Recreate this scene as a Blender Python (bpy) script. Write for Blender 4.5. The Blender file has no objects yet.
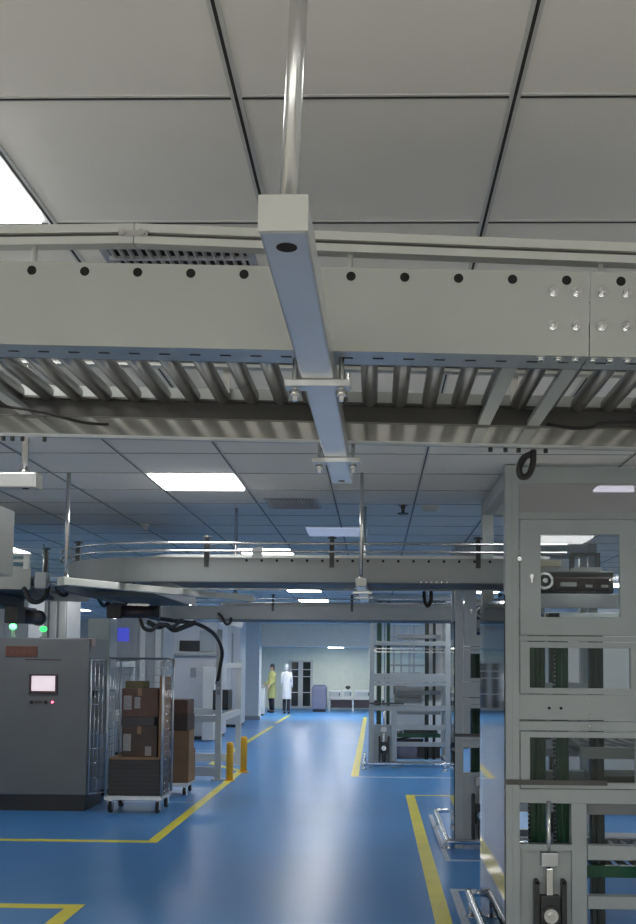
import bpy, bmesh, math, random
from mathutils import Vector, Matrix, Euler
random.seed(7)
PI = math.pi
scene = bpy.context.scene
COL = scene.collection

# ------------------------------------------------------------------ camera
F, YAW, PITCH, ROLL, CX, CY = 976.7, 0.02319, 0.06694, 0.00833, 352.76, 597.4
CAMPOS = Vector((0.0076, 0, 1.8))
CROT = Matrix.Rotation(YAW, 3, 'Z') @ Matrix.Rotation(PI/2 + PITCH, 3, 'X') @ Matrix.Rotation(ROLL, 3, 'Z')
cam_d = bpy.data.cameras.new('camera')
cam = bpy.data.objects.new('camera', cam_d); COL.objects.link(cam)
cam.matrix_world = Matrix.Translation(CAMPOS) @ CROT.to_4x4()
cam_d.sensor_fit = 'VERTICAL'; cam_d.sensor_height = 36
cam_d.lens = F / 924 * 36
cam_d.shift_x = -(CX - 318) / 924
cam_d.shift_y = (CY - 462) / 924
cam_d.clip_start = 0.05; cam_d.clip_end = 200
scene.camera = cam

def at_y(px, py, Y):
    d = CROT @ Vector(((px-CX)/F, -(py-CY)/F, -1)); return CAMPOS + d*((Y-CAMPOS.y)/d.y)
def at_z(px, py, Z):
    d = CROT @ Vector(((px-CX)/F, -(py-CY)/F, -1)); return CAMPOS + d*((Z-CAMPOS.z)/d.z)

# ------------------------------------------------------------------ materials
MATS = {}
def mat(name, col, rough=0.5, metal=0.0, noise=0.0, nscale=6.0, bump=0.0, bscale=60, coat=0.0, spec=0.5, stretch=None):
    m = bpy.data.materials.new(name); m.use_nodes = True
    nt = m.node_tree; b = nt.nodes['Principled BSDF']
    b.inputs['Base Color'].default_value = (*col, 1); b.inputs['Roughness'].default_value = rough
    b.inputs['Metallic'].default_value = metal; b.inputs['Coat Weight'].default_value = coat
    b.inputs['Specular IOR Level'].default_value = spec
    tc = nt.nodes.new('ShaderNodeTexCoord'); src = tc.outputs['Object']
    if stretch:
        mp = nt.nodes.new('ShaderNodeMapping'); mp.inputs['Scale'].default_value = stretch
        nt.links.new(src, mp.inputs['Vector']); src = mp.outputs['Vector']
    if noise > 0:
        n = nt.nodes.new('ShaderNodeTexNoise'); n.inputs['Scale'].default_value = nscale; n.inputs['Detail'].default_value = 5
        nt.links.new(src, n.inputs['Vector'])
        r = nt.nodes.new('ShaderNodeMapRange'); r.inputs[1].default_value = .3; r.inputs[2].default_value = .7
        r.inputs[3].default_value = 1-noise; r.inputs[4].default_value = 1+noise
        nt.links.new(n.outputs['Fac'], r.inputs['Value'])
        mx = nt.nodes.new('ShaderNodeVectorMath'); mx.operation = 'SCALE'; mx.inputs[0].default_value = col
        nt.links.new(r.outputs[0], mx.inputs['Scale']); nt.links.new(mx.outputs[0], b.inputs['Base Color'])
    if bump > 0:
        n2 = nt.nodes.new('ShaderNodeTexNoise'); n2.inputs['Scale'].default_value = bscale; n2.inputs['Detail'].default_value = 4
        nt.links.new(src, n2.inputs['Vector'])
        bp = nt.nodes.new('ShaderNodeBump'); bp.inputs['Strength'].default_value = bump; bp.inputs['Distance'].default_value = .01
        nt.links.new(n2.outputs['Fac'], bp.inputs['Height']); nt.links.new(bp.outputs[0], b.inputs['Normal'])
    MATS[name] = m; return m
def emat(name, col, strength):
    m = bpy.data.materials.new(name); m.use_nodes = True; nt = m.node_tree
    b = nt.nodes['Principled BSDF']; b.inputs['Base Color'].default_value = (*col, 1)
    b.inputs['Emission Color'].default_value = (*col, 1); b.inputs['Emission Strength'].default_value = strength
    MATS[name] = m; return m
def clearmat(name, tint, ior=1.5, rough=0.02, haze=0.0):
    m = bpy.data.materials.new(name); m.use_nodes = True; nt = m.node_tree; nt.nodes.clear()
    out = nt.nodes.new('ShaderNodeOutputMaterial'); tr = nt.nodes.new('ShaderNodeBsdfTransparent'); tr.inputs[0].default_value = (*tint, 1)
    gl = nt.nodes.new('ShaderNodeBsdfGlossy'); gl.inputs['Roughness'].default_value = rough
    fr = nt.nodes.new('ShaderNodeFresnel'); fr.inputs['IOR'].default_value = ior
    mx = nt.nodes.new('ShaderNodeMixShader'); nt.links.new(fr.outputs[0], mx.inputs[0])
    base = tr.outputs[0]
    if haze:
        df = nt.nodes.new('ShaderNodeBsdfDiffuse'); df.inputs[0].default_value = (.6, .6, .62, 1)
        m2 = nt.nodes.new('ShaderNodeMixShader'); m2.inputs[0].default_value = haze
        nt.links.new(tr.outputs[0], m2.inputs[1]); nt.links.new(df.outputs[0], m2.inputs[2]); base = m2.outputs[0]
    nt.links.new(base, mx.inputs[1]); nt.links.new(gl.outputs[0], mx.inputs[2])
    nt.links.new(mx.outputs[0], out.inputs[0]); MATS[name] = m; return m

mat('cream_paint', (.40, .425, .41), .42, noise=.04, nscale=3)
mat('white_paint', (.56, .58, .565), .4, noise=.03, nscale=3)
mat('tower_paint', (.345, .385, .395), .42, noise=.04, nscale=4)
mat('grey_paint', (.30, .32, .33), .42, noise=.05, nscale=4)
mat('pale_machine', (.55, .57, .59), .45, noise=.03)
mat('cabinet_grey', (.125, .135, .14), .38, noise=.07, nscale=2)
mat('galvanised', (.50, .53, .55), .33, .85, noise=.10, nscale=9)
mat('polished_plate', (.62, .63, .62), .10, .9, noise=.06, nscale=7, stretch=(1, 1, 6))
mat('roller_metal', (.27, .275, .275), .34, .85, noise=.08, nscale=12)
mat('chrome', (.75, .77, .78), .12, 1.0, noise=.03)
mat('steel', (.62, .63, .63), .25, .95, noise=.05)
mat('satin_alloy', (.60, .62, .64), .30, .75, noise=.04)
mat('conveyor_grey', (.25, .275, .285), .42, noise=.05, nscale=4)
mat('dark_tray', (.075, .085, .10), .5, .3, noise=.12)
mat('dark_strip', (.085, .085, .085), .5, .4, noise=.12)
mat('black_plastic', (.012, .013, .015), .4, noise=.1)
mat('black_rubber', (.02, .02, .022), .7, noise=.1)
mat('dark_hole', (.006, .006, .007), .8, noise=.1)
mat('bracket_dark', (.03, .033, .036), .45, noise=.1)
mat('green_column', (.025, .085, .05), .28, .2, noise=.2, nscale=8)
mat('dark_column', (.06, .075, .07), .4, .4, noise=.15)
mat('ceiling_tile', (.82, .81, .79), .75, noise=.02, nscale=2, bump=.05, bscale=180)
mat('tee_bar', (.60, .61, .62), .5, noise=.03)
mat('shadow_gap', (.03, .03, .032), .8, noise=.1)
mat('wall_white', (.64, .66, .66), .6, noise=.03)
mat('wall_far', (.74, .80, .70), .6, noise=.03)
mat('header_wall', (.80, .72, .62), .6, noise=.03)
mat('yellow_line', (.92, .80, .06), .35, noise=.08, nscale=3, coat=.2)
mat('white_line', (.55, .60, .66), .4, noise=.08, nscale=3)
mat('bollard_orange', (.92, .48, .03), .4, noise=.06)
mat('cardboard', (.25, .15, .085), .8, noise=.12, nscale=5, bump=.05)
mat('cardboard_dark', (.075, .055, .045), .8, noise=.14, nscale=5)
mat('cardboard_red', (.115, .065, .05), .8, noise=.14, nscale=5)
mat('tote_dark', (.055, .05, .05), .6, noise=.12, nscale=3, stretch=(1, 1, 8))
mat('paper_label', (.27, .26, .25), .7, noise=.1, nscale=30)
mat('olive', (.11, .10, .05), .8, noise=.15)
mat('coat_lime', (.46, .47, .19), .8, noise=.08, nscale=14, bump=.2, bscale=20)
mat('coat_white', (.52, .54, .58), .8, noise=.05, nscale=14, bump=.2, bscale=20)
mat('trousers', (.018, .02, .03), .8, noise=.1)
mat('skin', (.45, .28, .2), .55, noise=.06)
mat('hair', (.02, .018, .016), .6, noise=.15)
mat('cap_white', (.52, .54, .57), .8, noise=.05)
mat('shoe_dark', (.03, .03, .04), .6, noise=.1)
mat('sign_red', (.12, .045, .03), .5, noise=.12, nscale=8)
mat('sign_text', (.15, .06, .045), .6, noise=.1)
mat('bezel', (.05, .03, .035), .4, noise=.1)
mat('slate_machine', (.20, .21, .30), .5, noise=.08)
mat('glass_dark', (.02, .025, .022), .08, noise=.2, nscale=2)
mat('cream_part', (.60, .55, .42), .5, noise=.06)
mat('blue_box', (.05, .07, .22), .45, noise=.1)
mat('deep_green', (.02, .12, .07), .35, .1, noise=.1)
mat('peach', (.45, .32, .28), .6, noise=.06)
mat('vent_metal', (.42, .42, .45), .4, .3, noise=.04)
mat('motor_body', (.05, .035, .04), .45, .2, noise=.1)
emat('lamp_diffuser', (1.0, .985, .96), 15)
emat('unlit_panel_glow', (.62, .68, .86), .35)  # faint bluish glow put on a ceiling panel that is switched off
emat('screen_lit', (1.0, .84, .88), .45)
emat('led_red', (1.0, .12, .22), 4.0)
emat('led_green', (.10, 1.0, .22), 6.0)
emat('led_green_soft', (.04, .8, .14), 2.2)
emat('led_blue', (.12, .14, .9), .22)
emat('fill_light_pane', (1.0, .97, .90), 3.0)  # glow of the added rear windows, fill for the near ceiling
clearmat('acrylic', (.75, .79, .80), 2.3, .04)
clearmat('window_clear', (.86, .88, .88), 1.45, .03)
clearmat('hazy_panel', (.4, .4, .44), 1.5, .1, .55)

# epoxy floor
m = mat('floor_epoxy', (.060, .255, .58), .34, noise=.07, nscale=.7, coat=.22, spec=.5)
m.node_tree.nodes['Principled BSDF'].inputs['Coat Roughness'].default_value = .24

mat('pale_bounce_floor', (.62, .60, .55), .35, noise=.05, nscale=.8)
# ------------------------------------------------------------------ mesh builder
class MB:
    def __init__(s): s.bm = bmesh.new(); s.mats = []
    def mi(s, m):
        if m not in s.mats: s.mats.append(m)
        return s.mats.index(m)
    def box(s, x0, x1, y0, y1, z0, z1, m='white_paint', rot=None, piv=None):
        x0, x1 = min(x0, x1), max(x0, x1); y0, y1 = min(y0, y1), max(y0, y1); z0, z1 = min(z0, z1), max(z0, z1)
        P = [Vector(p) for p in ((x0,y0,z0),(x1,y0,z0),(x1,y1,z0),(x0,y1,z0),(x0,y0,z1),(x1,y0,z1),(x1,y1,z1),(x0,y1,z1))]
        if rot:
            pv = Vector(piv) if piv else Vector(((x0+x1)/2, (y0+y1)/2, (z0+z1)/2))
            R = Euler(rot).to_matrix(); P = [pv + R @ (p-pv) for p in P]
        v = [s.bm.verts.new(p) for p in P]; k = s.mi(m)
        for f in ((0,3,2,1),(4,5,6,7),(0,1,5,4),(1,2,6,5),(2,3,7,6),(3,0,4,7)):
            fc = s.bm.faces.new([v[i] for i in f]); fc.material_index = k
        return s
    def frame(s, x0, x1, z0, z1, y0, y1, hx0, hx1, hz0, hz1, m):
        # rectangular panel in the XZ plane with a rectangular hole
        k = s.mi(m)
        def ring(y): return [s.bm.verts.new((x, y, z)) for x, z in ((x0,z0),(x1,z0),(x1,z1),(x0,z1),(hx0,hz0),(hx1,hz0),(hx1,hz1),(hx0,hz1))]
        a, b = ring(y0), ring(y1)
        for i in range(4):
            j = (i+1) % 4
            for f in ([a[i],a[j],a[4+j],a[4+i]], [b[j],b[i],b[4+i],b[4+j]], [a[j],a[i],b[i],b[j]], [a[4+i],a[4+j],b[4+j],b[4+i]]):
                s.bm.faces.new(f).material_index = k
        return s
    def cyl(s, p0, p1, r, n=12, m='steel', r1=None, caps=True):
        p0, p1 = Vector(p0), Vector(p1); r1 = r if r1 is None else r1
        d = (p1-p0).normalized(); u = d.orthogonal().normalized(); w = d.cross(u); k = s.mi(m)
        A = [s.bm.verts.new(p0 + (u*math.cos(2*PI*i/n) + w*math.sin(2*PI*i/n))*r) for i in range(n)]
        B = [s.bm.verts.new(p1 + (u*math.cos(2*PI*i/n) + w*math.sin(2*PI*i/n))*r1) for i in range(n)]
        for i in range(n):
            f = s.bm.faces.new((A[i], A[(i+1)%n], B[(i+1)%n], B[i])); f.smooth = True; f.material_index = k
        if caps:
            s.bm.faces.new(A[::-1]).material_index = k; s.bm.faces.new(B).material_index = k
        return s
    def tube(s, pts, r, n=8, m='black_rubber', samples=0, caps=True):
        P = [Vector(p) for p in pts]
        if samples:
            Q = []
            E = [P[0]*2-P[1]] + P + [P[-1]*2-P[-2]]
            for i in range(1, len(E)-2):
                for t in range(samples):
                    t /= samples; a, b, c, d = E[i-1:i+3]
                    Q.append(.5*((2*b) + (c-a)*t + (2*a-5*b+4*c-d)*t*t + (3*b-a-3*c+d)*t**3))
            P = Q + [P[-1]]
        k = s.mi(m); rings = []; u = None
        for i, p in enumerate(P):
            d = (P[min(i+1, len(P)-1)] - P[max(i-1, 0)]).normalized()
            u = d.orthogonal().normalized() if u is None else (u - d*u.dot(d)).normalized()
            w = d.cross(u)
            rings.append([s.bm.verts.new(p + (u*math.cos(2*PI*j/n) + w*math.sin(2*PI*j/n))*r) for j in range(n)])
        for a, b in zip(rings, rings[1:]):
            for j in range(n):
                f = s.bm.faces.new((a[j], a[(j+1)%n], b[(j+1)%n], b[j])); f.smooth = True; f.material_index = k
        if caps:
            s.bm.faces.new(rings[0][::-1]).material_index = k; s.bm.faces.new(rings[-1]).material_index = k
        return s
    def sweep(s, path, prof, m, closed=True):
        # profile points (offset to the right of travel in plan, z) swept along a flat path
        k = s.mi(m); rings = []; n = len(prof); P = [Vector(p) for p in path]
        for i, p in enumerate(P):
            d = (P[min(i+1, len(P)-1)] - P[max(i-1, 0)]); d.z = 0; d.normalize(); nrm = Vector((d.y, -d.x, 0))
            rings.append([s.bm.verts.new(p + nrm*o + Vector((0, 0, z))) for o, z in prof])
        for a, b in zip(rings, rings[1:]):
            for j in range(n):
                f = s.bm.faces.new((a[j], b[j], b[(j+1)%n], a[(j+1)%n])); f.material_index = k
        s.bm.faces.new(rings[0]).material_index = k; s.bm.faces.new(rings[-1][::-1]).material_index = k
        return s
    def sphere(s, c, r, m, seg=12, sc=(1,1,1)):
        k = s.mi(m); mx = Matrix.Translation(c) @ Matrix.Diagonal((*[r*q for q in sc], 1))
        g = bmesh.ops.create_uvsphere(s.bm, u_segments=seg, v_segments=max(6, seg*2//3), radius=1, matrix=mx)
        for v in g['verts']:
            for f in v.link_faces: f.smooth = True; f.material_index = k
        return s
    def lathe(s, c, prof, m, n=16):
        k = s.mi(m); rings = []
        for r, z in prof:
            rings.append([s.bm.verts.new((c[0]+max(r, 1e-4)*math.cos(2*PI*i/n), c[1]+max(r, 1e-4)*math.sin(2*PI*i/n), c[2]+z)) for i in range(n)])
        for a, b in zip(rings, rings[1:]):
            for i in range(n):
                f = s.bm.faces.new((a[i], a[(i+1)%n], b[(i+1)%n], b[i])); f.smooth = True; f.material_index = k
        s.bm.faces.new(rings[0][::-1]).material_index = k; s.bm.faces.new(rings[-1]).material_index = k
        return s
    def build(s, name, parent=None, bevel=0.0, label=None):
        bmesh.ops.recalc_face_normals(s.bm, faces=s.bm.faces)
        me = bpy.data.meshes.new(name); s.bm.to_mesh(me); s.bm.free()
        for q in s.mats: me.materials.append(MATS[q])
        o = bpy.data.objects.new(name, me); COL.objects.link(o)
        if parent: o.parent = parent
        if bevel:
            b = o.modifiers.new('bevel', 'BEVEL'); b.width = bevel; b.segments = 2; b.limit_method = 'ANGLE'
        if label: o['label'] = label
        return o
def tag(o, label, cat, group=None):
    o['label'] = label; o['category'] = cat
    if group: o['group'] = group
    return o
def thing(name, label, cat, loc=(0,0,0), rot=(0,0,0), group=None):
    o = bpy.data.objects.new(name, None); COL.objects.link(o); o.location = loc; o.rotation_euler = rot
    o.empty_display_size = .1
    return tag(o, label, cat, group)
def struct(o): o['kind'] = 'structure'; return o
def dup(root, loc, label, group=None, rotz=None):
    r = root.copy(); COL.objects.link(r); r.location = loc
    if rotz is not None: r.rotation_euler = (0, 0, rotz)
    r['label'] = label
    if group: r['group'] = group
    for ch in list(root.children):
        c = ch.copy(); COL.objects.link(c); c.parent = r
        for g in list(ch.children):
            d = g.copy(); COL.objects.link(d); d.parent = c
    return r

# ------------------------------------------------------------------ room shell
CEIL = 3.02
XL, XR, YB, YH, YF = -9.9, 4.5, -5.6, 31.0, 38.2
struct(MB().box(XL, XR, 5.4, YF+.2, -.1, 0, 'floor_epoxy').build('floor'))
struct(MB().box(XL, XR, YB, 5.4, -.1, 0, 'pale_bounce_floor').build('floor_bounce'))  # pale floor added out of view to bounce neutral light onto the ceiling
# ceiling with its suspended grid (one structure)
c = MB().box(XL, XR, YB, YH, CEIL, CEIL+.1, 'ceiling_tile')
x = -.3
xs = [-.3 + .6*i for i in range(-16, 9)]
for x in xs:
    if XL < x-.02 and x+.02 < XR:
        c.box(x-.012, x+.012, YB, YH, CEIL-.005, CEIL+.01, 'tee_bar')
        c.box(x-.0035, x+.0035, YB, YH, CEIL-.0065, CEIL+.01, 'shadow_gap')
k = 0; y = 2.03 - .6*12
while y < YH-.05:
    c.box(XL, XR, y-.009, y+.009, CEIL-.003, CEIL+.01, 'tee_bar')
    c.box(XL, XR, y-.0028, y+.0028, CEIL-.0045, CEIL+.01, 'shadow_gap')
    y += .6
struct(c.build('ceiling'))
struct(MB().box(XL-.1, XL, YB, YF+.2, -.1, CEIL+.1, 'wall_white').build('wall_left'))
struct(MB().box(XR, XR+.1, YB, YF+.2, -.1, CEIL+.1, 'wall_white').build('wall_right'))
# unseen rear wall, three glowing windows added to light the near ceiling
wb = MB(); spans = [(-9.0, -5.6), (-5.0, -1.8), (-1.2, 1.9)]
wb.box(XL, XR, YB-.1, YB, -.1, .8, 'wall_white').box(XL, XR, YB-.1, YB, 2.7, CEIL+.1, 'wall_white')
px_ = XL
for a, b in spans: wb.box(px_, a, YB-.1, YB, .8, 2.7, 'wall_white'); px_ = b
wb.box(px_, XR, YB-.1, YB, .8, 2.7, 'wall_white')
struct(wb.build('wall_back'))
for i, (a, b) in enumerate(spans):
    w = MB().frame(a, b, .8, 2.7, YB-.09, YB+.02, a+.06, b-.06, .86, 2.64, 'white_paint')
    mid = (a+b)/2; w.box(mid-.03, mid+.03, YB-.08, YB+.01, .86, 2.64, 'white_paint')
    wo = struct(w.build('window_%d' % (i+1)))
    struct(MB().box(a+.06, b-.06, YB-.06, YB-.05, .86, 2.64, 'fill_light_pane').build('pane', wo))
# bulkhead with opening into the far room
hz = 2.30
h = MB().box(-3.62, XR, YH, YH+.2, hz, CEIL+.1, 'header_wall').box(XL, -4.75, YH, YH+.2, 0, CEIL+.1, 'wall_white').box(-4.75, -3.62, YH-.35, YH+.25, 0, CEIL+.1, 'wall_white')
struct(h.build('wall_bulkhead', bevel=.01))
struct(MB().box(-4.8, -3.57, YH-.4, YH-.35, 0, .12, 'grey_paint').build('baseboard_bulkhead'))
hf = 2.37
struct(MB().box(XL, XR, YH+.2, YF, hf, hf+.1, 'wall_white').build('ceiling_far'))
struct(MB().box(XL, XR, YF, YF+.2, 0, hf+.1, 'wall_far').build('wall_far'))
# double glass door in far wall
def fx(px): return at_y(px, 680, YF).x
dz0, dz1 = at_y(300, 706, YF).z, at_y(300, 662, YF).z
dx0, dx1 = fx(288.5), fx(313)
d = struct(MB().frame(dx0, dx1, max(.02, dz0-.06), dz1+.06, YF-.05, YF+.01, fx(291.5), fx(310.5), dz0, dz1, 'white_paint').box(fx(298.3), fx(303), YF-.05, YF, dz0, dz1, 'white_paint').build('door_1'))
for x0, x1 in ((fx(291.5), fx(298.3)), (fx(303), fx(310.5))):
    pn = MB().box(x0, x1, YF-.03, YF-.02, dz0, dz1, 'glass_dark')
    for f_ in (.3, .66, .82): z = dz0+(dz1-dz0)*f_; pn.box(x0, x1, YF-.04, YF-.018, z, z+.03, 'tee_bar')
    struct(pn.build('door_pane', d))

# floor paint
TN = [0]
def line(pts, w, m):
    TN[0] += 1; b = MB()
    for si, ((x0, y0), (x1, y1)) in enumerate(zip(pts, pts[1:])):
        a = Vector((x0, y0, 0)); e = Vector((x1, y1, 0)); dd = (e-a).normalized(); n = Vector((-dd.y, dd.x, 0))*w/2
        a -= dd*w/2; e += dd*w/2; z = .0012 + .0007*si + .0003*(TN[0] % 2)
        q = [a-n, e-n, e+n, a+n]; k = b.mi(m)
        vs = [b.bm.verts.new((p.x, p.y, z)) for p in q] + [b.bm.verts.new((p.x, p.y, 0)) for p in q]
        for f in ((0,1,2,3),(4,7,6,5),(0,4,5,1),(1,5,6,2),(2,6,7,3),(3,7,4,0)): b.bm.faces.new([vs[i] for i in f]).material_index = k
    struct(b.build('trim_%d' % TN[0]))
line([(-8, 9.86), (-2.2, 9.86), (-2.2, 16.3), (-2.86, 17.3), (-2.86, 27.5)], .11, 'yellow_line')
line([(-2.9, 29), (-2.9, 33.5)], .11, 'yellow_line')
line([(-8, 7.25), (-2.18, 7.25), (-2.18, 5.4)], .12, 'yellow_line')
line([(.50, 5.4), (.50, 13.5)], .12, 'yellow_line')
line([(.5, 13.52), (1.6, 13.52)], .07, 'yellow_line')
line([(-.30, 15.72), (-.30, 32.5)], .12, 'yellow_line')
line([(-.30, 15.6), (1.6, 15.6)], .08, 'white_line')
line([(.685, 9.1), (.685, 11.8)], .05, 'white_line')
line([(.685, 9.12), (1.7, 9.12)], .05, 'white_line')
line([(.65, 5.4), (.65, 7.95), (.8, 7.95)], .06, 'white_line')
line([(-3.6, 12.6), (-2.3, 12.6)], .03, 'white_line')
line([(-3.6, 13.95), (-2.3, 13.95)], .03, 'white_line')
line([(-3.6, 19.9), (-2.6, 19.9)], .05, 'white_line')
line([(-4.2, 26), (-3.0, 26)], .06, 'white_line')

# ------------------------------------------------------------------ ceiling lights and vents
LG = 'square lit ceiling panels'
def ceiling_light(x, y, label, group=None, m='lamp_diffuser', z=CEIL):
    t = thing('ceiling_light', label, 'ceiling light', (x, y, z-.02), group=group)
    MB().frame(-.295, .295, -.295, .295, 0, .012, -.275, .275, -.275, .275, 'white_paint').build('light_frame', t)
    t.children[0].rotation_euler = (PI/2, 0, 0); t.children[0].location = (0, 0, .016)
    MB().box(-.276, .276, -.276, .276, .006, .014, m).build('diffuser', t)
    return t
l0 = ceiling_light(-1.2, 2.33, 'lit square ceiling panel cut by the left edge above the near conveyor')
dup(l0, (-1.2, 6.53, CEIL-.02), 'lit white square ceiling panel seen whole below the near conveyor')
for i in range(-2, 7):
    for x in (-7.2, -4.2, -1.2, 1.8, 3.9):
        yy = 2.33 + 4.2*i
        if x == -1.2 and i in (0, 1): continue
        far = i >= 1
        dup(l0, (x if x != 3.9 else 3.6, yy, CEIL-.02), 'extra lit square ceiling panel added to brighten the distant machines' if far else 'lit square ceiling panel over the floor outside the picture', 'ceiling panels behind the conveyors' if far else 'ceiling panels outside the picture')
for i in range(3):  # in-between panel rows added to brighten the distant machines
    for x in (-4.2, -1.2, 1.8):
        dup(l0, (x, 16.43 + 4.2*i, CEIL-.02), 'extra lit square ceiling panel added to brighten the distant machines', 'ceiling panels behind the conveyors')
l3 = ceiling_light(-.35, 9.0, 'dim bluish square ceiling panel above the far conveyor rail', m='unlit_panel_glow')
emat('lamp_bright', (1.0, .99, .95), 26)
lf = ceiling_light(-1.45, 36.4, 'small bright ceiling light in the far white room', m='lamp_bright', z=hf)
#, 'small bright ceiling light in the far white room')
for x, y in [(xx, yy) for xx in (-4.0, -2.4, -.8, .8, 2.4) for yy in (31.9, 33.5)]:  # unseen lamps added behind the bulkhead to brighten the far wall
    dup(lf, (x, y, hf-.02), 'unseen ceiling light added behind the bulkhead to brighten the far wall', 'added fill lights of the far room')
def vent(name_label, x0, x1, y0, y1):
    t = thing('ceiling_vent', name_label, 'vent', ((x0+x1)/2, (y0+y1)/2, CEIL-.012))
    a, b = (x1-x0)/2, (y1-y0)/2
    f = MB().frame(-a, a, -b, b, 0, .012, -a+.025, a-.025, -b+.025, b-.025, 'vent_metal').build('vent_frame', t)
    f.rotation_euler = (PI/2, 0, 0); f.location = (0, 0, .008)
    s = MB().box(-a+.02, a-.02, -b+.02, b-.02, .0085, .0115, 'dark_hole').build('backing', t)
    g = MB(); n = 15
    for i in range(n):
        xx = -a+.025 + (2*a-.05)*(i+.5)/n; g.box(xx-.004, xx+.004, -b+.02, b-.02, -.002, .008, 'vent_metal', rot=(0, .5, 0))
    for i in range(5):
        yy = -b+.025 + (2*b-.05)*(i+.5)/5; g.box(-a+.02, a-.02, yy-.004, yy+.004, -.005, .007, 'vent_metal')
    g.build('grille', t)
vent('metal grille ceiling vent just above the near conveyor plate', -.82, -.36, 2.70, 3.16)
vent('small grille ceiling vent beyond the near conveyor', -.83, -.42, 7.18, 7.66)
p = at_z(403, 505, CEIL)
t = thing('sprinkler_head', 'small dark sprinkler head on ceiling right of the hanging rods', 'sprinkler', (p.x, p.y, CEIL))
MB().lathe((0,0,0), [(.04, -.006), (.04, 0)], 'steel').build('rosette', t)
MB().lathe((0,0,0), [(.045, -.07), (.045, -.064), (.012, -.06), (.014, -.03), (.02, -.02), (.02, -.004)], 'bracket_dark').build('nozzle', t)
p = at_z(430, 506, CEIL)
t = tag(MB().lathe((p.x, p.y, CEIL), [(.02, -.045), (.055, -.04), (.07, -.015), (.07, 0)], 'white_paint').build('smoke_detector'), 'round white smoke detector on ceiling right of the sprinkler', 'detector')
p = at_z(145, 524, CEIL)
t = thing('ceiling_camera', 'small white dome camera on the ceiling left of the lit panel', 'camera', (p.x, p.y, CEIL))
MB().lathe((0,0,0), [(.03, -.03), (.04, -.01), (.04, 0)], 'white_paint').build('camera_base', t)
MB().sphere((0, 0, -.035), .03, 'pale_machine').build('lens_dome', t)

# ------------------------------------------------------------------ near roller conveyor
TILT = .02
CX0, CY0, CZ0 = -.115, 1.9, 2.417     # bottom of the front plate
nc = thing('roller_conveyor', 'cream overhead roller conveyor crossing the whole picture close to the camera', 'conveyor', (CX0, CY0, CZ0), (0, TILT, 0))
XA, XJ, XB = -2.2, .425-CX0, 2.4
def front_plate(x0, x1):
    b = MB().box(x0, x1, -.004, 0, 0, .170, 'cream_paint').box(x0, x1, 0, .085, 0, .004, 'galvanised').box(x0, x1, .081, .085, 0, .016, 'dark_tray')
    i = -25
    while i < 30:
        xx = -.689 - CX0 + .1068*i
        if x0+.01 < xx < x1-.01: b.cyl((xx, -.0046, .152), (xx, -.001, .152), .0095, 14, 'dark_hole')
        i += 1
    i = x0 + .02
    while i < x1-.02:
        b.box(i, i+.022, .035, .042, -.0008, .002, 'shadow_gap'); i += .062
    return b.build('side_plate', nc)
front_plate(XA, XJ-.0012); front_plate(XJ+.0012, XB)
b = MB().box(XA, XB, .775, .779, .0, .10, 'polished_plate').box(XA, XB, .775, .779, .10, .138, 'cream_paint').box(XA, XB, .779, .795, -.008, .004, 'galvanised').box(XA, XB, .792, .795, .0, .018, 'galvanised')
b.build('rear_plate', nc)
MB().box(XA, XB, .765, .774, .050, .100, 'dark_strip').box(XA, XB, .745, .765, .094, .100, 'dark_strip').build('dark_strip', nc)  # dark strip along the inner face of the rear plate
skip = []
for i in range(-25, 27):
    xx = .02 + .0815*i
    if not (XA+.05 < xx < XB-.05): continue
    
    b = MB().cyl((xx, .012, .108), (xx, .742, .108), .0215, 14, 'roller_metal')
    b.cyl((xx, .003, .108), (xx, .775, .108), .008, 8, 'steel').build('roller', nc)
for xx in (-.87, .40, .535):
    MB().box(xx, xx+.034, .07, .755, .048, .062, 'tower_paint').build('cross_bar', nc)
def bolt(x, z, y=-.004, r=.008):
    MB().cyl((x, y, z), (x, y-.004, z), r*1.35, 12, 'chrome').cyl((x, y-.004, z), (x, y-.011, z), r, 6, 'chrome').cyl((x, y-.011, z), (x, y-.017, z), r*.5, 8, 'steel').build('bolt', nc)
for dx in (-.072, -.026, .024, .072):
    for z in (.128, .060): bolt(XJ+dx, z)
for i in range(7):
    xx = XJ-.092 + .0325*i*1.05
    MB().cyl((xx, .012, -.0008), (xx, .012, -.007), .0065, 6, 'chrome').cyl((xx, .012, .0), (xx, .012, -.002), .009, 10, 'chrome').build('bolt', nc)
# side guide rail along the front (two lengths with a joint), on little stand-offs
def rail(x0, z0, x1, z1, y0, y1):
    pts = [(x0, y0, z0), (x1, y1, z1)]
    d = Vector((x1-x0, y1-y0, z1-z0))
    b = MB(); k = None
    def seg(yo0, yo1, zo0, zo1, m):
        P = []
        for (x, y, z) in pts: P += [(x, y+yo0, z+zo0), (x, y+yo1, z+zo0), (x, y+yo1, z+zo1), (x, y+yo0, z+zo1)]
        v = [b.bm.verts.new(q) for q in P]; kk = b.mi(m)
        for f in ((0,3,2,1),(4,5,6,7),(0,1,5,4),(1,2,6,5),(2,3,7,6),(3,0,4,7)): b.bm.faces.new([v[i] for i in f]).material_index = kk
    seg(0, .03, 0, .016, 'white_paint'); seg(.008, .03, .016, .024, 'dark_strip'); seg(0, .03, .024, .042, 'white_paint')
    return b.build('guide_rail', nc)
def loc(px, py, Y): q = at_y(px, py, Y); return q.x-CX0, q.z-CZ0 + TILT*(q.x-CX0)
xj, zj = loc(131, 243, 1.95); xa, za = loc(-200, 247, 1.95); xb, zb = loc(760, 268, 1.95)
rail(xa, za, xj-.001, zj, .05, .05); rail(xj+.001, zj, xb, zb, .05, .05)
for dx in (-.022, .018):
    MB().cyl((xj+dx, .052, zj+.020), (xj+dx, .040, zj+.020), .007, 8, 'steel').build('rail_screw', nc)
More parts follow.
